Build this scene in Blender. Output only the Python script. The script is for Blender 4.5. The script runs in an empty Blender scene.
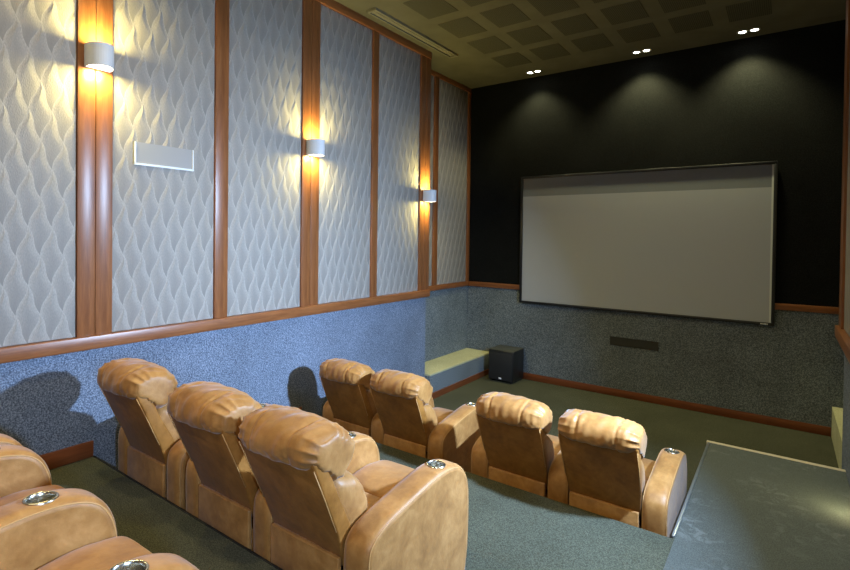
import bpy, bmesh, math, random
from mathutils import Vector, Matrix
random.seed(7)
S = bpy.context.scene
COL = S.collection
PI = math.pi

# ------------------------------------------------------------------ camera
cam_data = bpy.data.cameras.new('camera')
cam = bpy.data.objects.new('camera', cam_data)
COL.objects.link(cam)
cam_data.sensor_fit = 'HORIZONTAL'
cam_data.sensor_width = 36.0
cam_data.lens = 504.1 / 850 * 36.0
cam_data.shift_y = -42.0 / 850
cam_data.clip_start = 0.02
_r = Vector((0.8137, 0.5811, 0.0122)); _r.normalize()
_f = Vector((-0.581, 0.814, -0.013)); _f = (_f - _r * _f.dot(_r)).normalized()
_u = _r.cross(_f)
cam.matrix_world = Matrix(((_r.x, _u.x, -_f.x, 0.0), (_r.y, _u.y, -_f.y, 0.0), (_r.z, _u.z, -_f.z, 2.172), (0, 0, 0, 1)))
S.camera = cam

# ------------------------------------------------------------------ world, exposure, large lights
S.view_settings.view_transform = 'Standard'
S.view_settings.look = 'None'
S.view_settings.gamma = 1.0
S.view_settings.use_curve_mapping = False
S.view_settings.exposure = 0.0
W = bpy.data.worlds.new('world'); S.world = W; W.use_nodes = True
W.node_tree.nodes['Background'].inputs[0].default_value = (0.8, 0.85, 1.0, 1)
W.node_tree.nodes['Background'].inputs[1].default_value = 0.05

def area_light(name, loc, target, size, power, color, shape='DISK', size_y=None, spread=180):
    l = bpy.data.lights.new(name, 'AREA'); l.shape = shape; l.size = size
    if size_y: l.size_y = size_y
    l.energy = power; l.color = color; l.spread = math.radians(spread)
    o = bpy.data.objects.new(name, l); COL.objects.link(o)
    o.location = loc
    o.rotation_euler = (Vector(target) - Vector(loc)).to_track_quat('-Z', 'Y').to_euler()
    return o

def spot_light(name, loc, target, power, color, angle, blend=0.5, radius=0.03):
    l = bpy.data.lights.new(name, 'SPOT'); l.energy = power; l.color = color
    l.spot_size = math.radians(angle); l.spot_blend = blend; l.shadow_soft_size = radius
    o = bpy.data.objects.new(name, l); COL.objects.link(o)
    o.location = loc
    o.rotation_euler = (Vector(target) - Vector(loc)).to_track_quat('-Z', 'Y').to_euler()
    return o

# cool wall floodlight on the right wall beside the back row (fixture built below)
FLOODS = [(3.15, 2.25, 178), (0.12, 1.95, 34)]
for (fy, fz, fp) in FLOODS:
    area_light('cool_flood_light', (0.27, fy, fz), (-3.84, fy - 0.3, fz - 1.6), 0.14, fp, (0.46, 0.67, 1.0), spread=120)
# added unseen cool lamp to brighten the aisle (fixture built below)
spot_light('aisle_fill_light', (-0.15, 2.2, 4.56), (-0.12, 3.9, 0.36), 190, (0.55, 0.75, 1.0), 40, 0.35, 0.04)
# added unseen warm ceiling lamps, ambient fill over the seats (fixtures built below)
DOWN = [(-2.6, 1.0), (-0.9, 1.0), (-2.6, -1.2), (-0.9, -1.2), (-1.73, 3.2)]
for (x, y) in DOWN:
    area_light('ceiling_fill_light', (x, y, 4.56), (x, y, 0), 0.16, 7 if y > 2 else 21, (1.0, 0.80, 0.42), spread=150)

# ------------------------------------------------------------------ materials
MATS = {}
class NT:
    def __init__(s, name, rough=0.5, metal=0.0, spec=0.5):
        s.m = bpy.data.materials.new(name); s.m.use_nodes = True
        s.t = s.m.node_tree; s.b = s.t.nodes['Principled BSDF']
        s.b.inputs['Roughness'].default_value = rough
        s.b.inputs['Metallic'].default_value = metal
        s.b.inputs['Specular IOR Level'].default_value = spec
        MATS[name] = s.m
    def n(s, kind, **kw):
        x = s.t.nodes.new(kind)
        for k, v in kw.items(): setattr(x, k, v)
        return x
    def link(s, a, b): s.t.links.new(a, b)
    def coord(s, scale=(1, 1, 1), rot=(0, 0, 0), which='Object'):
        c = s.n('ShaderNodeTexCoord'); m = s.n('ShaderNodeMapping')
        m.inputs['Scale'].default_value = scale; m.inputs['Rotation'].default_value = rot
        s.link(c.outputs[which], m.inputs['Vector']); return m.outputs['Vector']
    def noise(s, vec, scale, detail=3, rough=0.5, dist=0.0):
        x = s.n('ShaderNodeTexNoise'); x.inputs['Scale'].default_value = scale
        x.inputs['Detail'].default_value = detail; x.inputs['Roughness'].default_value = rough
        x.inputs['Distortion'].default_value = dist
        s.link(vec, x.inputs['Vector']); return x.outputs['Fac']
    def ramp(s, fac, stops):
        x = s.n('ShaderNodeValToRGB'); e = x.color_ramp.elements
        while len(e) < len(stops): e.new(0.5)
        for i, (p, c) in enumerate(stops):
            e[i].position = p; e[i].color = (c[0], c[1], c[2], 1)
        s.link(fac, x.inputs['Fac']); return x.outputs['Color']
    def math(s, op, a, b=None, c=None):
        x = s.n('ShaderNodeMath', operation=op)
        for i, v in enumerate((a, b, c)):
            if v is None: continue
            if isinstance(v, (int, float)): x.inputs[i].default_value = v
            else: s.link(v, x.inputs[i])
        return x.outputs[0]
    def mix(s, fac, a, b):
        x = s.n('ShaderNodeMix', data_type='RGBA')
        for k, v in ((0, fac), (6, a), (7, b)):
            if isinstance(v, (int, float)): x.inputs[k].default_value = v
            elif isinstance(v, tuple): x.inputs[k].default_value = (v[0], v[1], v[2], 1)
            else: s.link(v, x.inputs[k])
        return x.outputs[2]
    def color(s, v):
        if isinstance(v, tuple): s.b.inputs['Base Color'].default_value = (v[0], v[1], v[2], 1)
        else: s.link(v, s.b.inputs['Base Color'])
    def bump(s, h, strength=0.3, dist=0.01, prev=None):
        x = s.n('ShaderNodeBump'); x.inputs['Strength'].default_value = strength
        x.inputs['Distance'].default_value = dist
        s.link(h, x.inputs['Height'])
        if prev is not None: s.link(prev, x.inputs['Normal'])
        s.link(x.outputs['Normal'], s.b.inputs['Normal']); return x.outputs['Normal']

def plain(name, col, rough=0.5, metal=0.0, spec=0.5, emit=None, es=0):
    t = NT(name, rough, metal, spec); t.color(col)
    if emit:
        t.b.inputs['Emission Color'].default_value = (*emit, 1); t.b.inputs['Emission Strength'].default_value = es
    return t.m

def carpet(name, c1, c2, c3, scale=130, bump=0.6):
    t = NT(name, 0.95, spec=0.1)
    v = t.coord()
    a = t.noise(v, scale, 2, 0.6)
    b = t.noise(v, 2.2, 3)
    sp = t.ramp(a, [(0.36, c1), (0.5, c2), (0.64, c3)])
    dk = t.mix(1.0, sp, sp)
    m = t.n('ShaderNodeMix', data_type='RGBA', blend_type='MULTIPLY'); m.inputs[0].default_value = 1.0
    t.link(dk, m.inputs[6]); t.link(t.ramp(b, [(0.3, (0.86,) * 3), (0.7, (1.1,) * 3)]), m.inputs[7])
    t.color(m.outputs[2]); t.bump(a, bump, 0.004)
    return t.m

carpet('blue_lit_wall_carpet', (0.068, 0.084, 0.113), (0.142, 0.169, 0.225), (0.25, 0.29, 0.36), 110)  # same carpet as the front wall, cool light tinted into the colour
carpet('floor_carpet', (0.040, 0.043, 0.030), (0.066, 0.070, 0.049), (0.100, 0.104, 0.076), 160, 0.4)
carpet('bench_cloth', (0.36, 0.36, 0.22), (0.48, 0.48, 0.31), (0.58, 0.58, 0.40), 110, 0.4)
carpet('black_fabric', (0.003, 0.004, 0.004), (0.007, 0.0075, 0.0075), (0.012, 0.013, 0.013), 120, 0.4)

carpet('front_carpet', (0.072, 0.087, 0.098), (0.148, 0.176, 0.198), (0.26, 0.30, 0.33), 110)

def aisle_mat():                       # worn runner: greyer pile with scuffed footmarks
    t = NT('runner_carpet', 0.6, spec=0.35); v = t.coord()
    a = t.noise(v, 150, 2)
    base = t.ramp(a, [(0.36, (0.045, 0.055, 0.052)), (0.64, (0.095, 0.11, 0.105))])
    w = t.n('ShaderNodeTexVoronoi', feature='F1'); w.inputs['Scale'].default_value = 7.0; w.inputs['Randomness'].default_value = 1
    wv = t.coord((1.0, 1.0, 1.0)); t.link(wv, w.inputs['Vector'])
    n2 = t.noise(v, 11, 4, 0.65, 1.2); n3 = t.noise(v, 1.6, 1)
    f = t.math('MULTIPLY', t.ramp(n2, [(0.52, (0, 0, 0)), (0.62, (1, 1, 1))]), t.ramp(n3, [(0.42, (0, 0, 0)), (0.62, (1, 1, 1))]))
    f = t.math('MULTIPLY', f, 0.42)
    t.color(t.mix(f, base, (0.20, 0.22, 0.22))); t.bump(a, 0.3, 0.003)
aisle_mat()

def wood(name, c1, c2, axis='z', rough=0.35):
    t = NT(name, rough, spec=0.5)
    sc = {'z': (14, 14, 1.1), 'y': (14, 1.1, 14), 'x': (1.1, 14, 14)}[axis]
    v = t.coord(sc)
    a = t.noise(v, 2.2, 5, 0.6, 0.6); b = t.noise(v, 9, 2)
    f = t.math('ADD', t.math('MULTIPLY', a, 0.75), t.math('MULTIPLY', b, 0.25))
    t.color(t.ramp(f, [(0.32, c1), (0.68, c2)])); t.bump(b, 0.08, 0.002)
    return t.m
for ax in 'xyz':
    wood('wood_' + ax, (0.15, 0.048, 0.014), (0.29, 0.108, 0.035), ax)
    wood('dark_wood_' + ax, (0.12, 0.035, 0.012), (0.22, 0.065, 0.022), ax)

def leaf_fabric():
    t = NT('leaf_fabric', 0.62, spec=0.35)
    c = t.n('ShaderNodeTexCoord'); sp = t.n('ShaderNodeSeparateXYZ'); t.link(c.outputs['Object'], sp.inputs[0])
    y, z = sp.outputs['Y'], sp.outputs['Z']
    v = t.math('DIVIDE', z, 0.37)
    u = t.math('DIVIDE', y, 0.125)
    u = t.math('ADD', u, t.math('MULTIPLY', t.math('SINE', t.math('MULTIPLY', v, 4 * PI)), 0.055))
    hv = t.math('MULTIPLY', v, 1.0)
    A = t.math('FRACT', t.math('ADD', hv, u)); B = t.math('FRACT', t.math('SUBTRACT', hv, u))
    mx = t.math('MAXIMUM', A, B)
    cut = t.n('ShaderNodeMapRange', interpolation_type='SMOOTHSTEP'); t.link(mx, cut.inputs['Value'])
    cut.inputs['From Min'].default_value = 0.66; cut.inputs['From Max'].default_value = 1.0
    cut.inputs['To Min'].default_value = 1.0; cut.inputs['To Max'].default_value = 0.0
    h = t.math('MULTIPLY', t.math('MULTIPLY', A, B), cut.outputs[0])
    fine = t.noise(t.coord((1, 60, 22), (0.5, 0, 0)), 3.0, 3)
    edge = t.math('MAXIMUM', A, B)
    col = t.ramp(edge, [(0.0, (0.23, 0.21, 0.185)), (0.55, (0.30, 0.27, 0.235)), (0.88, (0.37, 0.335, 0.29)), (0.98, (0.42, 0.38, 0.33))])  # relief shading put into the colour, darker low in each leaf
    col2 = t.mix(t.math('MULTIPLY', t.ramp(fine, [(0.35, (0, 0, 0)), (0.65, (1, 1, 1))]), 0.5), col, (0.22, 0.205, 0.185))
    t.color(col2)
    n1 = t.bump(h, 0.85, 0.021)
    t.bump(fine, 0.5, 0.004, n1)
leaf_fabric()

def leather(name, c1, c2, c3, spec=0.5, sheen=0.22):
    t = NT(name, 0.5, spec=spec); v = t.coord()
    a = t.noise(v, 7, 5, 0.65, 0.4); b = t.noise(v, 260, 2); c = t.noise(v, 26, 3)
    t.color(t.ramp(t.math('ADD', t.math('MULTIPLY', a, 0.75), t.math('MULTIPLY', c, 0.25)), [(0.34, c1), (0.5, c2), (0.66, c3)]))
    n1 = t.bump(c, 0.25, 0.006); t.bump(b, 0.2, 0.0015, n1)
    r = t.ramp(a, [(0.3, (0.42,) * 3), (0.7, (0.58,) * 3)]); t.link(r, t.b.inputs['Roughness'])
    t.b.inputs['Sheen Weight'].default_value = sheen; t.b.inputs['Sheen Roughness'].default_value = 0.4; t.b.inputs['Sheen Tint'].default_value = (0.75, 0.87, 1, 1)
leather('tan_leather', (0.235, 0.100, 0.023), (0.33, 0.152, 0.038), (0.43, 0.215, 0.064))
leather('tan_leather_shaded', (0.19, 0.076, 0.014), (0.26, 0.108, 0.021), (0.34, 0.15, 0.034), 0.2, 0.05)  # darker copy of the tan leather, shade of the rear faces put in
plain('piping', (0.44, 0.235, 0.08), 0.55)
plain('seam_dark', (0.09, 0.035, 0.012), 0.8)
plain('black_plinth', (0.006, 0.006, 0.006), 0.7)
plain('chrome', (0.62, 0.60, 0.54), 0.24, 1.0)
plain('chrome_dark', (0.35, 0.34, 0.32), 0.22, 1.0)
plain('black_satin', (0.012, 0.013, 0.015), 0.35)
plain('top_sheen_grey', (0.06, 0.062, 0.052), 0.3)  # light reflected on the subwoofer top put into a paler colour
plain('black_grille', (0.010, 0.011, 0.013), 0.8)
plain('white_metal', (0.62, 0.64, 0.67), 0.35)
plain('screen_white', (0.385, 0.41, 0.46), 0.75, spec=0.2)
plain('screen_unlit_band', (0.20, 0.22, 0.25), 0.75, spec=0.2)  # screen top beyond the projected light, darkening put into the colour
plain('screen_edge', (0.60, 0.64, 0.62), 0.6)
plain('frame_black', (0.008, 0.009, 0.012), 0.4)
plain('mark_white', (0.75, 0.76, 0.78), 0.5)
plain('grey_grille', (0.30, 0.29, 0.28), 0.7)
plain('pale_frame', (0.66, 0.70, 0.76), 0.4)
plain('dark_grille', (0.035, 0.036, 0.032), 0.8)
plain('nosing', (0.55, 0.48, 0.34), 0.4)
plain('metal_edge', (0.40, 0.46, 0.52), 0.3, 0.8)
plain('lamp_glow', (1, 1, 1), 0.5, emit=(1.0, 0.86, 0.62), es=9)
plain('down_glow', (1, 1, 1), 0.5, emit=(1.0, 0.97, 0.82), es=22)
plain('cool_glow', (1, 1, 1), 0.5, emit=(0.6, 0.78, 1.0), es=12)
plain('cream_paint', (0.22, 0.20, 0.13), 0.85, spec=0.2)

def ceiling_mats():
    t = NT('ceiling_paint', 0.9, spec=0.15); v = t.coord()
    t.color(t.ramp(t.noise(v, 3, 4), [(0.3, (0.115, 0.107, 0.068)), (0.7, (0.145, 0.134, 0.085))]))
    t = NT('perforated_board', 0.9, spec=0.1)
    c = t.n('ShaderNodeTexCoord'); sp = t.n('ShaderNodeSeparateXYZ'); t.link(c.outputs['Object'], sp.inputs[0])
    fx = t.math('SUBTRACT', t.math('FRACT', t.math('MULTIPLY', sp.outputs['X'], 55)), 0.5)
    fy = t.math('SUBTRACT', t.math('FRACT', t.math('MULTIPLY', sp.outputs['Y'], 55)), 0.5)
    d = t.math('SQRT', t.math('ADD', t.math('MULTIPLY', fx, fx), t.math('MULTIPLY', fy, fy)))
    t.color(t.ramp(d, [(0.20, (0.022, 0.021, 0.014)), (0.30, (0.095, 0.089, 0.058))]))
ceiling_mats()
M = MATS

# ------------------------------------------------------------------ mesh helpers
def bx(bm, x0, x1, y0, y1, z0, z1):
    vs = [bm.verts.new((x, y, z)) for x in (x0, x1) for y in (y0, y1) for z in (z0, z1)]
    for f in ((0, 1, 3, 2), (4, 6, 7, 5), (0, 4, 5, 1), (2, 3, 7, 6), (0, 2, 6, 4), (1, 5, 7, 3)):
        bm.faces.new([vs[i] for i in f])

def prism_x(bm, prof, x0, x1):
    """profile (y,z) extruded along x"""
    a = [bm.verts.new((x0, p[0], p[1])) for p in prof]; b = [bm.verts.new((x1, p[0], p[1])) for p in prof]
    n = len(prof)
    bm.faces.new(a); bm.faces.new(b[::-1])
    for i in range(n): bm.faces.new((a[i], b[i], b[(i + 1) % n], a[(i + 1) % n]))

def prism_z(bm, prof, z0, z1):
    a = [bm.verts.new((p[0], p[1], z0)) for p in prof]; b = [bm.verts.new((p[0], p[1], z1)) for p in prof]
    n = len(prof)
    bm.faces.new(a[::-1]); bm.faces.new(b)
    for i in range(n): bm.faces.new((a[i], a[(i + 1) % n], b[(i + 1) % n], b[i]))

def disc_cyl(bm, c, r, z0, z1, seg=28):
    prism_z(bm, [(c[0] + r * math.cos(2 * PI * i / seg), c[1] + r * math.sin(2 * PI * i / seg)) for i in range(seg)], z0, z1)

def spline(pts, n, closed=True):
    out = []; k = len(pts); segs = k if closed else k - 1
    per = n // segs
    for i in range(segs):
        if closed: p0, p1, p2, p3 = pts[(i - 1) % k], pts[i], pts[(i + 1) % k], pts[(i + 2) % k]
        else: p0, p1, p2, p3 = pts[max(i - 1, 0)], pts[i], pts[i + 1], pts[min(i + 2, k - 1)]
        for j in range(per):
            t = j / per
            out.append(tuple(0.5 * ((2 * b) + (c - a) * t + (2 * a - 5 * b + 4 * c - d) * t * t + (-a + 3 * b - 3 * c + d) * t ** 3)
                             for a, b, c, d in zip(p0, p1, p2, p3)))
    if not closed: out.append(tuple(pts[-1]))
    return out

def tube(bm, path, r, seg=6, closed=False):
    n = len(path); rings = []
    P = [Vector(p) for p in path]
    for i in range(n):
        d = (P[(i + 1) % n] - P[i - 1]) if (closed or 0 < i < n - 1) else (P[1] - P[0] if i == 0 else P[-1] - P[-2])
        d.normalize()
        up = Vector((1, 0, 0)) if abs(d.x) < 0.9 else Vector((0, 0, 1))
        a = d.cross(up).normalized(); b = d.cross(a)
        rings.append([bm.verts.new(P[i] + (a * math.cos(2 * PI * k / seg) + b * math.sin(2 * PI * k / seg)) * r) for k in range(seg)])
    m = n if closed else n - 1
    for i in range(m):
        A, B = rings[i], rings[(i + 1) % n]
        for k in range(seg): bm.faces.new((A[k], A[(k + 1) % seg], B[(k + 1) % seg], B[k]))
    if not closed: bm.faces.new(rings[0][::-1]); bm.faces.new(rings[-1])

def obj(name, bm, mat, parent=None, loc=None, smooth=False, bevel=0, bseg=2, kind=None, label=None):
    bmesh.ops.recalc_face_normals(bm, faces=bm.faces[:])
    me = bpy.data.meshes.new(name); bm.to_mesh(me); bm.free()
    me.materials.append(M[mat] if isinstance(mat, str) else mat)
    if smooth:
        for p in me.polygons: p.use_smooth = True
    o = bpy.data.objects.new(name, me); COL.objects.link(o)
    if parent: o.parent = parent
    if loc: o.location = loc
    if bevel:
        b = o.modifiers.new('bevel', 'BEVEL'); b.width = bevel; b.segments = bseg; b.limit_method = 'ANGLE'; b.angle_limit = math.radians(40)
        for p in me.polygons: p.use_smooth = True
        b.harden_normals = False
    if kind: o['kind'] = kind
    if label: o['label'] = label
    return o

def box(name, x0, x1, y0, y1, z0, z1, mat, parent=None, bevel=0, **kw):
    """box with its origin at base centre"""
    cx, cy = (x0 + x1) / 2, (y0 + y1) / 2
    bm = bmesh.new(); bx(bm, x0 - cx, x1 - cx, y0 - cy, y1 - cy, 0, z1 - z0)
    return obj(name, bm, mat, parent, (cx, cy, z0), bevel=bevel, **kw)

def rel(name, x0, x1, y0, y1, z0, z1, mat, parent=None, bevel=0, **kw):
    bm = bmesh.new(); bx(bm, x0, x1, y0, y1, z0, z1)
    return obj(name, bm, mat, parent, bevel=bevel, **kw)

def struct(o): o['kind'] = 'structure'; return o
def thing(name, loc, label, cat, group=None, rz=0):
    o = bpy.data.objects.new(name, None); COL.objects.link(o); o.empty_display_size = 0.1
    o.location = loc; o.rotation_euler = (0, 0, rz)
    return tag(o, label, cat, group)
def tag(o, label, cat, group=None):
    o['label'] = label; o['category'] = cat
    if group: o['group'] = group
    return o
def children(o): return [c for c in COL.objects if c.parent == o]
def copy_tree(o, parent=None):
    kids = children(o)
    c = o.copy(); COL.objects.link(c)
    if parent: c.parent = parent
    for k in kids: copy_tree(k, c)
    return c

# ------------------------------------------------------------------ levels
CEIL = 4.60; FRONT = 7.20; XL = -3.88; XR = 0.42; XLR = -4.26; XRR = 0.73; YE = 5.465; REAR = -2.6
P1 = 0.36; P2 = 0.624; A_EDGE = 1.50; C_EDGE = 3.35; AISLE = -0.52; NOSE = 5.14
T = 0.12

# ------------------------------------------------------------------ the setting
struct(box('floor', XLR - T, XRR + T, REAR - T, FRONT + T, -0.12, 0.0, 'floor_carpet'))
bm = bmesh.new()
prism_z(bm, [(XL, A_EDGE), (XR, A_EDGE), (XR, NOSE), (AISLE, NOSE), (AISLE, C_EDGE), (XL, C_EDGE)], 0.0, P1)
struct(obj('floor_platform', bm, 'floor_carpet'))
struct(box('floor_upper_platform', XL, XR, REAR, A_EDGE, 0.0, P2, 'floor_carpet'))
struct(box('ceiling', XLR - T, XRR + T, REAR - T, FRONT + T, CEIL, CEIL + 0.12, 'ceiling_paint'))

def wall_front():
    struct(box('wall_front', XLR - T, XRR + T, FRONT, FRONT + T, 0.0, CEIL, 'front_carpet'))
    struct(box('wall_front_upper', XLR, XRR, FRONT - 0.03, FRONT, 1.445, CEIL, 'black_fabric'))
wall_front()
# main side walls (they end short of the screen wall, leaving a recess with a bench on each side)
struct(box('wall_left', XL - 0.44, XL, REAR - T, YE, 0.0, CEIL, 'blue_lit_wall_carpet'))
struct(box('wall_left_recess', XLR - T, XLR, YE, FRONT, 0.0, CEIL, 'front_carpet'))
struct(box('wall_right', XR, XR + 0.43, REAR - T, YE, 0.0, CEIL, 'blue_lit_wall_carpet'))
struct(box('wall_right_recess', XRR, XRR + T, YE, FRONT, 0.0, CEIL, 'front_carpet'))
struct(box('wall_back', XL, XR, REAR - T, REAR, 0.0, CEIL, 'blue_lit_wall_carpet'))

n_trim = [0]
def trim(x0, x1, y0, y1, z0, z1, mat, bevel=0.004):
    n_trim[0] += 1
    return struct(box('trim_%d' % n_trim[0], x0, x1, y0, y1, z0, z1, mat, bevel=bevel))

PX = XL + 0.04            # face of wood posts on the left wall (-3.84)
YEP = 5.474               # where the panelled upper wall ends
# backing body of the projecting upper wall, left and right
struct(box('wall_left_upper', XL - 0.32, XL, -2.0, YEP - 0.004, 1.40, CEIL, 'wood_z'))
struct(box('wall_right_upper', XR, XR + 0.31, -2.0, YEP - 0.004, 1.40, CEIL, 'wood_z'))
# ledge rails
trim(XL, PX + 0.025, -2.0, YEP, 1.377, 1.467, 'wood_y')
trim(XR - 0.065, XR, -2.0, YEP, 1.377, 1.467, 'wood_y')
# top rails
trim(XL, PX + 0.01, -2.0, YEP, 4.51, CEIL, 'wood_y')
trim(XR - 0.05, XR, -2.0, YEP, 4.51, CEIL, 'wood_y')
POSTS = [(-0.54, -0.32), (0.50, 0.61), (1.389, 1.604), (2.386, 2.506), (3.306, 3.526), (4.327, 4.430), (5.254, YEP)]
for (a, b) in POSTS:
    for side in (0, 1):
        x0, x1 = ((XL, PX) if side == 0 else (XR - 0.04, XR))
        if b - a > 0.15:      # the wide posts are two boards with a fine joint
            m = (a + b) / 2
            trim(x0, x1, a, m - 0.0015, 1.467, 4.51, 'wood_z', 0.002)
            trim(x0, x1, m + 0.0015, b, 1.467, 4.51, 'wood_z', 0.002)
        else:
            trim(x0, x1, a, b, 1.467, 4.51, 'wood_z')
# recess trims
for side in (0, 1):
    s = 1 if side == 0 else -1
    X = XLR if side == 0 else XRR
    def sb(d0, d1): return (X + s * d0, X + s * d1) if s > 0 else (X + s * d1, X + s * d0)
    x0, x1 = sb(0, 0.04)
    trim(x0, x1, YEP, FRONT - 0.03, 1.37, 1.445, 'wood_y')
    trim(x0, x1, YEP, FRONT - 0.03, 4.53, CEIL, 'wood_y')
    trim(x0, x1, 6.12, 6.23, 1.445, 4.53, 'wood_z')
    trim(x0, x1, 7.09, 7.17, 1.445, 4.53, 'wood_z')
# front wall rail and baseboards
trim(XLR + 0.04, XRR - 0.04, FRONT - 0.05, FRONT, 1.37, 1.445, 'wood_x')
struct(box('baseboard_front', -3.78, 0.453, FRONT - 0.02, FRONT, 0.0, 0.10, 'dark_wood_x', bevel=0.004))
struct(box('baseboard_left', XL, XL + 0.018, A_EDGE, C_EDGE, P1, P1 + 0.11, 'dark_wood_y', bevel=0.004))
struct(box('baseboard_left_upper', XL, XL + 0.018, REAR, A_EDGE, P2, P2 + 0.11, 'dark_wood_y', bevel=0.004))
struct(box('baseboard_left_lower', XL, XL + 0.018, C_EDGE, YE, 0.0, 0.11, 'dark_wood_y', bevel=0.004))
# bronze edge strips on the platforms, then a dark line for a shaded gap
n_trim[0] += 1
struct(box('trim_%d' % n_trim[0], AISLE - 0.02, XR, NOSE - 0.015, NOSE + 0.02, P1 - 0.03, P1 + 0.012, 'nosing', bevel=0.003))
trim(AISLE - 0.012, AISLE + 0.008, C_EDGE + 0.02, NOSE - 0.016, P1 - 0.02, P1 + 0.01, 'metal_edge', 0.003)
trim(XL + 0.02, XR, A_EDGE - 0.004, A_EDGE + 0.008, P2 - 0.02, P2 + 0.003, 'black_plinth', 0.001)  # black line put in for the shaded gap behind the middle row
# worn runner along the aisle
tag(box('aisle_runner', AISLE + 0.009, XR - 0.002, A_EDGE + 0.03, NOSE - 0.017, P1 + 0.0005, P1 + 0.006, 'runner_carpet'),
    'scuffed blue grey carpet runner on the raised aisle beside the right wall', 'carpet')

# recess benches with upholstered top
for side in (0, 1):
    x0, x1 = (XLR, -3.80) if side == 0 else (0.455, XRR)
    where = 'left' if side == 0 else 'right'
    t = thing('corner_bench', ((x0 + x1) / 2, (YEP + FRONT) / 2, 0),
              'grey carpeted bench with pale top in the %s' % ('left corner recess beside the subwoofer' if side == 0 else 'right corner recess by the aisle end'), 'bench')
    w = (x1 - x0) / 2 - 0.003; l = (FRONT - YEP) / 2 - 0.006
    rel('base', -w, w, -l, l, 0.0, 0.315, 'front_carpet' if side == 0 else 'bench_cloth', t)  # right base takes the pale cloth, light on its face put into colour
    rel('top', -w, w + (0.0 if side == 0 else 0), -l, l, 0.315, 0.335, 'bench_cloth', t)
    if side == 0: rel('kickboard', w, w + 0.018, -l, l - 0.0, 0.0, 0.08, 'dark_wood_y', t)

# ------------------------------------------------------------------ fabric panels
def panel(x, y0, y1, z0, z1, label, out=1):
    x0, x1 = (x, x + 0.022) if out > 0 else (x - 0.022, x)
    x0 += 0.001 * out; x1 += 0.001 * out
    cy, cx = (y0 + y1) / 2, (x0 + x1) / 2
    bm = bmesh.new(); bx(bm, x0 - cx, x1 - cx, y0 + 0.001 - cy, y1 - 0.001 - cy, 0.001, z1 - 0.001 - z0)
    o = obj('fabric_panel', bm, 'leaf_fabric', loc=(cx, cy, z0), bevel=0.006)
    tag(o, label, 'wall panel', 'leaf-patterned wall panels')
    return o
LAB = ['silver leaf-patterned wall panel farthest back, beside the last post',
       'silver leaf-patterned wall panel behind the camera seat row',
       'silver leaf-patterned wall panel left of the nearest sconce post',
       'plain-lit silver wall panel with the flush speaker, right of nearest sconce',
       'silver leaf-patterned wall panel directly left of the middle sconce post',
       'silver leaf-patterned wall panel directly right of the middle sconce post',
       'silver leaf-patterned wall panel directly left of the farthest sconce post']
edges = [-1.3] + [v for p in POSTS for v in p]
for i in range(len(POSTS)):
    a, b = edges[2 * i], edges[2 * i + 1]
    if i < 2: z_lab = LAB[i]
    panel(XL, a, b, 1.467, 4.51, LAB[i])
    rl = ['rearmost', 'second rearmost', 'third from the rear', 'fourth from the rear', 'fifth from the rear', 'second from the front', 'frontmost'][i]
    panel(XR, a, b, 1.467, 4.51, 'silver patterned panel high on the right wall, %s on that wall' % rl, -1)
for side in (0, 1):
    X = XLR if side == 0 else XRR
    nm = 'left' if side == 0 else 'right'
    out = 1 if side == 0 else -1
    panel(X, YEP, 6.12, 1.445, 4.53, 'narrow-looking patterned panel at the rear end of the %s recess' % nm, out)
    panel(X, 6.23, 7.09, 1.445, 4.53, 'patterned panel of the %s recess next to the black screen wall' % nm, out)

# ------------------------------------------------------------------ ceiling squares, slot, downlights
proto = None
def ordinal(i): return ['first', 'second', 'third', 'fourth', 'fifth', 'sixth', 'seventh', 'eighth', 'ninth', 'tenth'][i]
for r in range(10):
    for c in range(6):
        x = -3.28 + 0.547 * c; y = 6.08 - 0.645 * r
        if proto is None:
            bm = bmesh.new(); bx(bm, -0.195, 0.195, -0.235, 0.235, 0.0, 0.003)
            proto = obj('ceiling_tile', bm, 'perforated_board'); o = proto
        else:
            o = proto.copy(); COL.objects.link(o)
        o.location = (x + 0.195, y + 0.235, CEIL - 0.0035)
        tag(o, 'perforated square ceiling board, %s row back from the screen wall, %s from the left wall' % (ordinal(r), ordinal(c)),
            'ceiling tile', 'perforated ceiling squares')

t = thing('linear_diffuser', (-3.64, 4.89, CEIL - 0.0295), 'long pale slot air diffuser in the ceiling above the left wall', 'air vent')
bm = bmesh.new()
for (a, b, c, d) in ((-0.062, -0.048, -0.83, 0.83), (0.048, 0.062, -0.83, 0.83), (-0.048, 0.048, -0.83, -0.81), (-0.048, 0.048, 0.81, 0.83)):
    bx(bm, a, b, c, d, 0.0, 0.029)
obj('frame', bm, 'cream_paint', t)
rel('slot', -0.048, 0.048, -0.81, 0.81, 0.018, 0.028, 'cream_paint', t)
rel('blade', -0.006, 0.006, -0.81, 0.81, 0.013, 0.018, 'cream_paint', t)

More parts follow.
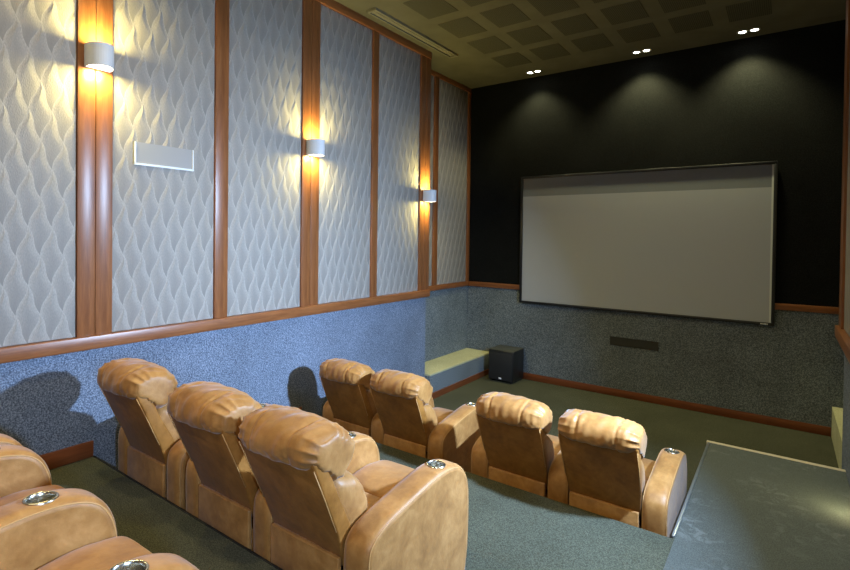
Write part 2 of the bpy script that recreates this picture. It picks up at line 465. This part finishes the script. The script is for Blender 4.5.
def downlight(name, loc, label, glow, group):
    t = thing(name, loc, label, 'ceiling light', group)
    bm = bmesh.new(); seg = 28
    ring = [(0.040, 0.0), (0.058, -0.002), (0.060, -0.008), (0.040, -0.010), (0.034, 0.0)]
    rs = [[bm.verts.new((r * math.cos(2 * PI * k / seg), r * math.sin(2 * PI * k / seg), z)) for k in range(seg)] for r, z in ring]
    for i in range(len(ring)):
        A, B = rs[i], rs[(i + 1) % len(ring)]
        for k in range(seg): bm.faces.new((A[k], A[(k + 1) % seg], B[(k + 1) % seg], B[k]))
    obj('bezel', bm, 'white_metal', t, smooth=True)
    bm = bmesh.new(); disc_cyl(bm, (0, 0), 0.036, -0.005, -0.001)
    obj('lens', bm, glow, t)
    return t
for i, x in enumerate((-3.03, -1.55, -0.385)):
    for j in (-0.045, 0.045):
        lab = ['left pair of twin spotlights', 'middle pair of twin spotlights', 'right pair of twin spotlights'][i]
        dx = j * 1.3
        downlight('ceiling_spotlight', (x + dx, 6.93, CEIL), 'small round glowing ceiling spotlight, %s one of the %s' % ('left' if j < 0 else 'right', lab), 'down_glow', 'twin ceiling spotlights by the screen wall')
    spot_light('ceiling_spotlight_light', (x, 6.90, CEIL - 0.03), (x, 7.02, 0.0), (85, 150, 150)[i], (1.0, 0.92, 0.48), 110, 0.7, 0.05)
for i, (x, y) in enumerate(DOWN):
    downlight('ceiling_fill_lamp', (x, y, CEIL - 0.013), 'added warm round fill lamp above the seating, %s' % (
        'left of the middle row', 'right of the middle row', 'left above the back of the room', 'right above the back of the room', 'single one above the front row')[i], 'down_glow', 'added fill lamps on the ceiling')

downlight('ceiling_fill_lamp', (-0.15, 2.2, CEIL - 0.013), 'added cool white fill lamp in the ceiling above the aisle', 'cool_glow', 'added fill lamps on the ceiling')

# ------------------------------------------------------------------ wall sconces
def make_sconce(loc, label, side=1):
    t = thing('wall_sconce', loc, label, 'wall light', 'curved wall sconces')
    if side < 0: t.rotation_euler = (0, 0, PI)
    # local +x points out of the wall; shade is a D-shaped open tube
    R, D, H, th = 0.080, 0.155, 0.150, 0.006
    def dshape(r, d, x0):
        pts = [(x0, -r)]
        for k in range(0, 19):
            a = -PI / 2 + PI * k / 18
            pts.append((x0 + 0.03 + (d - x0 - 0.03) * math.cos(a), r * math.sin(a)))
        pts.append((x0, r)); return pts
    outer, inner = dshape(R, D, 0.012), dshape(R - th, D - th, 0.012 + th)
    bm = bmesh.new(); n = len(outer)
    vo = [[bm.verts.new((p[0], p[1], z)) for p in outer] for z in (-H / 2, H / 2)]
    vi = [[bm.verts.new((p[0], p[1], z)) for p in inner] for z in (-H / 2, H / 2)]
    for k in range(n):
        k2 = (k + 1) % n
        bm.faces.new((vo[0][k], vo[0][k2], vo[1][k2], vo[1][k]))
        bm.faces.new((vi[0][k2], vi[0][k], vi[1][k], vi[1][k2]))
        bm.faces.new((vo[1][k], vo[1][k2], vi[1][k2], vi[1][k]))
        bm.faces.new((vo[0][k2], vo[0][k], vi[0][k], vi[0][k2]))
    obj('shade', bm, 'white_metal', t)
    rel('backplate', 0.0, 0.012, -0.06, 0.06, -0.07, 0.07, 'chrome_dark', t, bevel=0.002)
    for z0 in (-H / 2 + 0.012, H / 2 - 0.018):
        bm = bmesh.new(); prism_z(bm, inner, z0, z0 + 0.006)
        obj('diffuser', bm, 'lamp_glow', t)
    sx = 1 if side > 0 else -1
    for up in (1, -1):
        p = (loc[0] + sx * 0.085, loc[1], loc[2] + up * (H / 2 + 0.004))
        area_light('wall_sconce_light', p, (p[0] - sx * 0.05, p[1], p[2] + up), 0.09, 12.5, (1.0, 0.84, 0.29))
    return t
nearfar = ['nearest the camera, beside the flush wall speaker', 'in the middle of the three on the left wall', 'farthest, at the end of the left wall']
for i, (y, z) in enumerate(((1.500, 3.355), (3.425, 3.03), (5.385, 2.70))):
    make_sconce((PX, y, z), 'white curved up-down wall sconce, ' + nearfar[i])
make_sconce((XR - 0.04, 2.446, 3.03), 'added white curved wall sconce, unseen on the right wall above the aisle', -1)  # added out of view to light the right wall panels

# cool floodlight fixture on the right wall
for (fy, fz, fp), where in zip(FLOODS, ('beside the middle of the aisle', 'beside the back row')):
    t = thing('wall_floodlight', (XR - 0.027, fy, fz), 'small cool white floodlight fixed on the right wall ' + where, 'wall light', 'cool floodlights on the right wall')
    rel('housing', -0.09, 0.0, -0.11, 0.11, -0.11, 0.11, 'white_metal', t, bevel=0.006)
    bm = bmesh.new(); bx(bm, -0.097, -0.0905, -0.09, 0.09, -0.09, 0.09); obj('lens', bm, 'cool_glow', t)

# low step light on the right wall at the aisle end
t = thing('step_light', (XR, 4.32, P1 + 0.16), 'small warm step light low on the right wall beside the aisle', 'step light')
rel('housing', -0.012, 0.0, -0.06, 0.06, 0.0, 0.07, 'white_metal', t, bevel=0.003)
rel('lens', -0.014, -0.0125, -0.045, 0.045, 0.012, 0.058, 'lamp_glow', t)
area_light('step_light_light', (XR - 0.03, 4.32, P1 + 0.19), (XR - 0.12, 4.6, P1 - 0.15), 0.06, 1.8, (1.0, 0.85, 0.42))

# ------------------------------------------------------------------ flush wall speakers
t = thing('wall_speaker', (XL + 0.027, 1.975, 2.67), 'grey rectangular flush speaker with pale frame set in the left wall panel', 'speaker')
rel('grille', 0.0, 0.008, -0.215, 0.215, 0.012, 0.165, 'grey_grille', t)
bm = bmesh.new()
for (a, b, c, d) in ((-0.225, 0.225, -0.002, 0.012), (-0.225, -0.215, 0.012, 0.165), (0.215, 0.222, 0.012, 0.165)): bx(bm, 0, 0.014, a, b, c, d)
obj('frame', bm, 'pale_frame', t)
t = thing('wall_speaker', (-1.645, FRONT, 0.70), 'dark rectangular flush speaker low on the carpeted wall under the screen', 'speaker')
rel('grille', -0.30, 0.30, -0.010, 0.0, 0.008, 0.108, 'dark_grille', t)
bm = bmesh.new()
for (a, b, c, d) in ((-0.31, 0.31, 0, 0.008), (-0.31, 0.31, 0.108, 0.116), (-0.31, -0.30, 0.008, 0.108), (0.30, 0.31, 0.008, 0.108)): bx(bm, a, b, -0.014, 0, c, d)
obj('frame', bm, 'dark_grille', t)

# ------------------------------------------------------------------ projection screen
t = thing('projection_screen', (-1.6875, FRONT - 0.051, 1.180), 'large blank grey projection screen in a thin black frame on the front wall', 'screen')
hw, hh = 1.605, 1.916
bm = bmesh.new(); fw = 0.034
for (a, b, c, d) in ((-hw, hw, 0, fw), (-hw, hw, hh - fw, hh), (-hw, -hw + fw, fw, hh - fw), (hw - fw, hw, fw, hh - fw)): bx(bm, a, b, -0.045, 0, c, d)
fr = obj('frame', bm, 'frame_black', t, bevel=0.004)
bm = bmesh.new()
x = 1.47
for w_, h_ in ((0.012, 0.014), (0.007, 0.014), (0.012, 0.014), (0.012, 0.014), (0.007, 0.014)):
    bx(bm, x, x + w_, -0.0475, -0.0455, 0.010, 0.010 + h_); x += w_ + 0.005
obj('maker_mark', bm, 'mark_white', fr)
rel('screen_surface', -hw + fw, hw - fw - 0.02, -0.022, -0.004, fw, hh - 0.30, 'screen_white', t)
rel('upper_band', -hw + fw, hw - fw - 0.02, -0.022, -0.004, hh - 0.30, hh - fw, 'screen_unlit_band', t, label='darker grey band across the top of the screen')
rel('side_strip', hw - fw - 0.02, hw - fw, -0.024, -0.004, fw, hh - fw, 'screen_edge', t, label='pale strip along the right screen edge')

# ------------------------------------------------------------------ subwoofer
t = thing('subwoofer', (-3.435, 6.985, 0.0), 'black cube subwoofer with painted top sheen in the front left corner', 'speaker')
rel('top_sheen', -0.205, 0.205, -0.185, 0.185, 0.4705, 0.480, 'top_sheen_grey', t, bevel=0.004)
rel('cabinet', -0.205, 0.205, -0.185, 0.185, 0.025, 0.470, 'black_satin', t, bevel=0.008)
g = rel('front_grille', -0.190, 0.190, -0.202, -0.186, 0.035, 0.435, 'black_grille', t, bevel=0.004)
bm = bmesh.new(); bx(bm, -0.022, 0.022, -0.205, -0.2025, 0.052, 0.076); obj('badge', bm, 'mark_white', g, bevel=0.002)
for sx in (-1, 1):
    for sy in (-1, 1):
        bm = bmesh.new(); disc_cyl(bm, (0.15 * sx, 0.14 * sy), 0.02, 0.0, 0.025); obj('foot', bm, 'black_plinth', t)

# ------------------------------------------------------------------ recliners
ARM_W, SEAT_W = 0.150, 0.475
PITCH = ARM_W + SEAT_W
ARM_PROF = spline([(0.0, 0.035), (0.0, 0.25), (0.0, 0.47), (0.035, 0.545), (0.12, 0.585), (0.26, 0.612), (0.42, 0.636), (0.56, 0.648),
                   (0.68, 0.634), (0.765, 0.588), (0.812, 0.50), (0.825, 0.38), (0.82, 0.20), (0.805, 0.035)], 70, closed=False)

def arm_mesh(hole=True):
    bm = bmesh.new(); prof = list(ARM_PROF)
    w = ARM_W / 2; steps = [(-w, 0.030), (-w + 0.004, 0.017), (-w + 0.014, 0.007), (-w + 0.032, 0.001), (-w + 0.05, 0.0)]
    steps = steps + [(-x, d) for x, d in steps[::-1]]
    n = len(prof); rings = []
    cy = sum(p[0] for p in prof) / n
    for x, d in steps:
        ring = []
        for i, (y, z) in enumerate(prof):
            a = prof[max(i - 1, 0)]; b = prof[min(i + 1, n - 1)]
            ty, tz = b[0] - a[0], b[1] - a[1]; l = math.hypot(ty, tz) or 1
            ny, nz = -tz / l, ty / l            # outward is left of travel
            dd = d
            yy, zz = y - ny * dd, z - nz * dd
            bulge = 0
            ring.append(bm.verts.new((x, yy, max(zz, 0.035) if i not in (0, n - 1) else 0.035)))
        rings.append(ring)
    for A, B in zip(rings, rings[1:]):
        for i in range(n): bm.faces.new((A[i], A[(i + 1) % n], B[(i + 1) % n], B[i]))
    bm.faces.new(rings[0][::-1]); bm.faces.new(rings[-1])
    bmesh.ops.recalc_face_normals(bm, faces=bm.faces[:])
    me = bpy.data.meshes.new('arm'); bm.to_mesh(me); bm.free()
    me.materials.append(M['tan_leather'])
    if hole:
        a = bpy.data.objects.new('arm_tmp', me); COL.objects.link(a)
        bm = bmesh.new(); disc_cyl(bm, (0, 0.60), 0.043, 0.56, 0.80, 32)
        bmesh.ops.recalc_face_normals(bm, faces=bm.faces[:])
        cm = bpy.data.meshes.new('cut'); bm.to_mesh(cm); bm.free()
        c = bpy.data.objects.new('cut_tmp', cm); COL.objects.link(c)
        md = a.modifiers.new('b', 'BOOLEAN'); md.operation = 'DIFFERENCE'; md.object = c; md.solver = 'EXACT'
        bpy.context.view_layer.update()
        dg = bpy.context.evaluated_depsgraph_get()
        me2 = bpy.data.meshes.new_from_object(a.evaluated_get(dg))
        bpy.data.objects.remove(a); bpy.data.objects.remove(c)
        if len(me2.polygons) > 50: me = me2
        me.name = 'arm'
    for p in me.polygons: p.use_smooth = len(p.vertices) <= 8 or p.area < 0.01
    return me
ARM_ME = arm_mesh()

def pillow(bm, prof, x0, x1, nx=40, n=64, p=5.0, grooves=(), gdepth=0.018, pucker=0.010, seed=0, endp=1.0, freq=9):
    """closed (y,z) profile swept across x with rounded ends, vertical tufting grooves and radiating puckers"""
    P = spline(prof, n); n = len(P); rnd = random.Random(seed)
    cy = sum(a for a, _ in P) / n; cz = sum(b for _, b in P) / n
    xm, hw = (x0 + x1) / 2, (x1 - x0) / 2
    ph = [rnd.uniform(0, 6.28) for _ in range(6)]
    rings = []
    for i in range(nx + 1):
        t = math.sin(-PI / 2 + PI * i / nx)
        t = max(-0.9995, min(0.9995, t * (1.0)))
        s = (1 - abs(t) ** p) ** (1 / p)
        ring = []
        for k, (y, z) in enumerate(P):
            ry, rz = y - cy, z - cz; l = math.hypot(ry, rz)
            th = math.atan2(rz, ry)
            d = 0.0
            for g in grooves:
                gg = g + 0.05 * math.sin(th * 1.0 + g * 3)
                d -= gdepth * math.exp(-((t - gg) / 0.035) ** 2) * (0.5 + 0.5 * math.cos(th - 2.0)) 
                d -= gdepth * 0.25 * math.exp(-((t - gg) / 0.13) ** 2) * abs(math.sin(freq * th + ph[0] + 9 * t))
            e = math.exp(-((1 - abs(t)) / 0.26) ** 2) * min(1.0, (1 - abs(t)) / 0.05 + 0.15)
            d -= pucker * e * (abs(math.sin(freq * 0.5 * th + ph[1] + 1.5 * math.sin(3 * th + ph[2]))) ** 0.8)
            d -= pucker * 0.35 * math.sin(5 * th + 7 * t + ph[3]) * math.sin(4 * t + ph[4])
            if pucker > 0.012:
                d += 0.0019 * math.sin(30 * t + 2.2 * math.sin(1.6 * th + ph[5]) + 1.5 * math.sin(5 * t + ph[0])) * (0.35 + 0.65 * math.sin(2 * th + 3 * t + ph[2]) ** 2)
            d += pucker * 0.5 * math.cos(PI * t / 2)
            f = s * (1 + d / max(l, 0.02))
            ring.append(bm.verts.new((xm + t * hw, cy + ry * f, cz + rz * f)))
        rings.append(ring)
    for A, B in zip(rings, rings[1:]):
        for k in range(n): bm.faces.new((A[k], A[(k + 1) % n], B[(k + 1) % n], B[k]))
    bm.faces.new(rings[0][::-1]); bm.faces.new(rings[-1])

def rounded_box(bm, x0, x1, y0, y1, z0, z1, r=0.03, crown=0.012, nx=14, ny=14):
    """cushion: superellipse-edged slab, crowned on top"""
    prof = [(y0, z0), (y0, z1 - r), (y0 + r * 0.3, z1 - r * 0.3), (y0 + r, z1), ((y0 + y1) / 2, z1 + crown), (y1 - r, z1), (y1 - r * 0.3, z1 - r * 0.3), (y1, z1 - r), (y1, z0), ((y0 + y1) / 2, z0)]
    pillow(bm, prof, x0, x1, nx=26, n=60, p=9.0, pucker=0.003, seed=3)

def make_recliner(name, seats, label, group='tan leather home cinema recliners'):
    t = thing(name, (0, 0, 0), label, 'armchair' if seats == 1 else 'sofa', group)
    L = -(seats * SEAT_W + (seats + 1) * ARM_W) / 2
    # arms, with piping and cup holder
    for i in range(seats + 1):
        xc = L + ARM_W / 2 + i * PITCH
        a = bpy.data.objects.new('armrest', ARM_ME); COL.objects.link(a); a.parent = t; a.location = (xc, 0, 0)
        for sx in (-1, 1):
            bm = bmesh.new(); path = []
            n = len(ARM_PROF)
            for k, (y, z) in enumerate(ARM_PROF):
                q0 = ARM_PROF[max(k - 1, 0)]; q1 = ARM_PROF[min(k + 1, n - 1)]
                ty, tz = q1[0] - q0[0], q1[1] - q0[1]; l = math.hypot(ty, tz)
                path.append((sx * (ARM_W / 2 - 0.006), y + tz / l * 0.0155, z - ty / l * 0.0165))
            tube(bm, path[2:-2], 0.0036)
            obj('piping', bm, 'piping', a, smooth=True)
        # cup holder: rim ring, wall and floor
        bm = bmesh.new(); seg = 36
        rg = [(0.0415, 0.040), (0.0415, 0.0475), (0.046, 0.050), (0.049, 0.0465), (0.049, 0.041)]
        rg = [(r, z + 0.60) for r, z in rg]
        prof2 = [(0.0005, 0.566), (0.034, 0.566), (0.0405, 0.575), (0.0415, 0.636), (0.0425, 0.648), (0.0465, 0.6505), (0.0505, 0.647), (0.0505, 0.632), (0.0425, 0.630)]
        rs = [[bm.verts.new((r * math.cos(2 * PI * k / seg), 0.600 + r * math.sin(2 * PI * k / seg), z - (0.07 * r * math.sin(2 * PI * k / seg) if z > 0.6 else 0))) for k in range(seg)] for r, z in prof2]
        for A, B in zip(rs, rs[1:]):
            for k in range(seg): bm.faces.new((A[k], A[(k + 1) % seg], B[(k + 1) % seg], B[k]))
        bm.faces.new(rs[0])
        obj('cup_holder', bm, 'chrome', a, smooth=True)
    for i in range(seats):
        x0 = L + ARM_W + i * PITCH + 0.003; x1 = x0 + SEAT_W - 0.006
        xc = (x0 + x1) / 2
        # rear skirt flap and base box
        bm = bmesh.new(); bx(bm, x0 + 0.012, x1 - 0.012, 0.02, 0.76, 0.035, 0.33)
        obj('seat_base', bm, 'tan_leather_shaded', t, bevel=0.01)
        bm = bmesh.new(); bx(bm, x0 + 0.01, x1 - 0.01, -0.006, 0.018, 0.04, 0.435)
        obj('rear_skirt', bm, 'tan_leather', t, bevel=0.008, bseg=3)
        # footrest panel at the front
        bm = bmesh.new(); pillow(bm, [(0.765, 0.06), (0.765, 0.34), (0.80, 0.40), (0.835, 0.34), (0.835, 0.08), (0.80, 0.05)], x0 + 0.004, x1 - 0.004, nx=16, n=36, p=10, pucker=0.002)
        obj('footrest', bm, 'tan_leather', t, smooth=True)
        # seat cushions
        bm = bmesh.new(); rounded_box(bm, x0, x1, 0.13, 0.475, 0.325, 0.455, 0.035, 0.014)
        obj('seat_cushion', bm, 'tan_leather', t, smooth=True)
        bm = bmesh.new(); rounded_box(bm, x0, x1, 0.470, 0.845, 0.325, 0.462, 0.05, 0.016)
        obj('front_cushion', bm, 'tan_leather', t, smooth=True)
        # back shell: flat sloping rear panel with wedge-shaped sides
        sh = [(0.030, 0.38), (-0.030, 0.56), (-0.100, 0.72), (-0.172, 0.900), (-0.135, 0.915), (-0.105, 0.905), (-0.02, 0.72), (0.075, 0.55), (0.15, 0.40)]
        bm = bmesh.new(); prism_x(bm, sh, x0 + 0.006 - 0.012, x1 - 0.006 + 0.012)
        # taper the lower part so it fits between the arms
        for v in bm.verts:
            if v.co.z < 0.50: v.co.x = xc + (v.co.x - xc) * 0.94
            elif v.co.z < 0.6: v.co.x = xc + (v.co.x - xc) * (1.02 if v.co.y < 0 else 0.94)
            else: v.co.x = xc + (v.co.x - xc) * 1.035
        back = obj('backrest', bm, 'tan_leather_shaded', t, bevel=0.012, bseg=3)
        # stitched seam tubes down each rear edge
        for sx in (-1, 1):
            bm = bmesh.new(); w = (x1 - x0) / 2 + 0.004
            tube(bm, [(xc + sx * (w + 0.002), -0.034, 0.57), (xc + sx * (w + 0.007), -0.102, 0.73), (xc + sx * (w + 0.008), -0.166, 0.875)], 0.0028)
            obj('piping', bm, 'piping', back, smooth=True)
        # lumbar pillow
        bm = bmesh.new()
        pillow(bm, [(-0.02, 0.78), (0.05, 0.775), (0.135, 0.735), (0.195, 0.655), (0.220, 0.56), (0.190, 0.47), (0.11, 0.455), (0.05, 0.50), (0.0, 0.60), (-0.04, 0.70)],
               x0 + 0.008, x1 - 0.008, nx=44, n=80, p=6, grooves=(-0.5, 0.5), gdepth=0.008, pucker=0.010, seed=5 + i)
        obj('lumbar_cushion', bm, 'tan_leather', t, smooth=True)
        # head pillow draped over the top
        bm = bmesh.new()
        pillow(bm, [(-0.172, 0.868), (-0.192, 0.885), (-0.199, 0.935), (-0.180, 0.985), (-0.125, 1.015), (-0.045, 1.020), (0.035, 0.990), (0.090, 0.930), (0.100, 0.860), (0.060, 0.795), (-0.01, 0.765), (-0.08, 0.80), (-0.135, 0.85)],
               x0 - 0.026, x1 + 0.026, nx=96, n=130, p=6.0, grooves=(-0.52, 0.52), gdepth=0.009, pucker=0.018, seed=11 + i, freq=11)
        obj('head_cushion', bm, 'tan_leather', t, smooth=True)
    hw = -L
    rel('plinth', -hw + 0.02, hw - 0.02, 0.02, 0.78, 0.0, 0.036, 'black_plinth', t)
    return t

single = make_recliner('recliner', 1, 'single tan leather recliner in the middle row, nearest the left wall', 'tan leather home cinema recliners')
pair = make_recliner('double_recliner', 2, 'tan leather double recliner in the middle row, the largest one in view', 'tan leather home cinema recliners')
def put(o, x, y, z, label=None):
    o.location = (x, y, z)
    if label: o['label'] = label
    return o
put(single, -3.205, A_EDGE + 0.03, P1)
put(pair, -2.06, A_EDGE + 0.03, P1)
put(copy_tree(pair), -2.925, C_EDGE + 0.035, 0.0, 'tan leather double recliner in the front row, nearest the left wall')
put(copy_tree(pair), -1.262, C_EDGE + 0.035, 0.0, 'tan leather double recliner in the front row, beside the raised aisle')
put(copy_tree(pair), -2.035, 0.030, P2, 'tan leather double recliner in the back row, cropped at the bottom left of the view')
put(copy_tree(single), -3.205, 0.025, P2, 'single tan leather recliner in the back row by the left wall, only an arm showing')
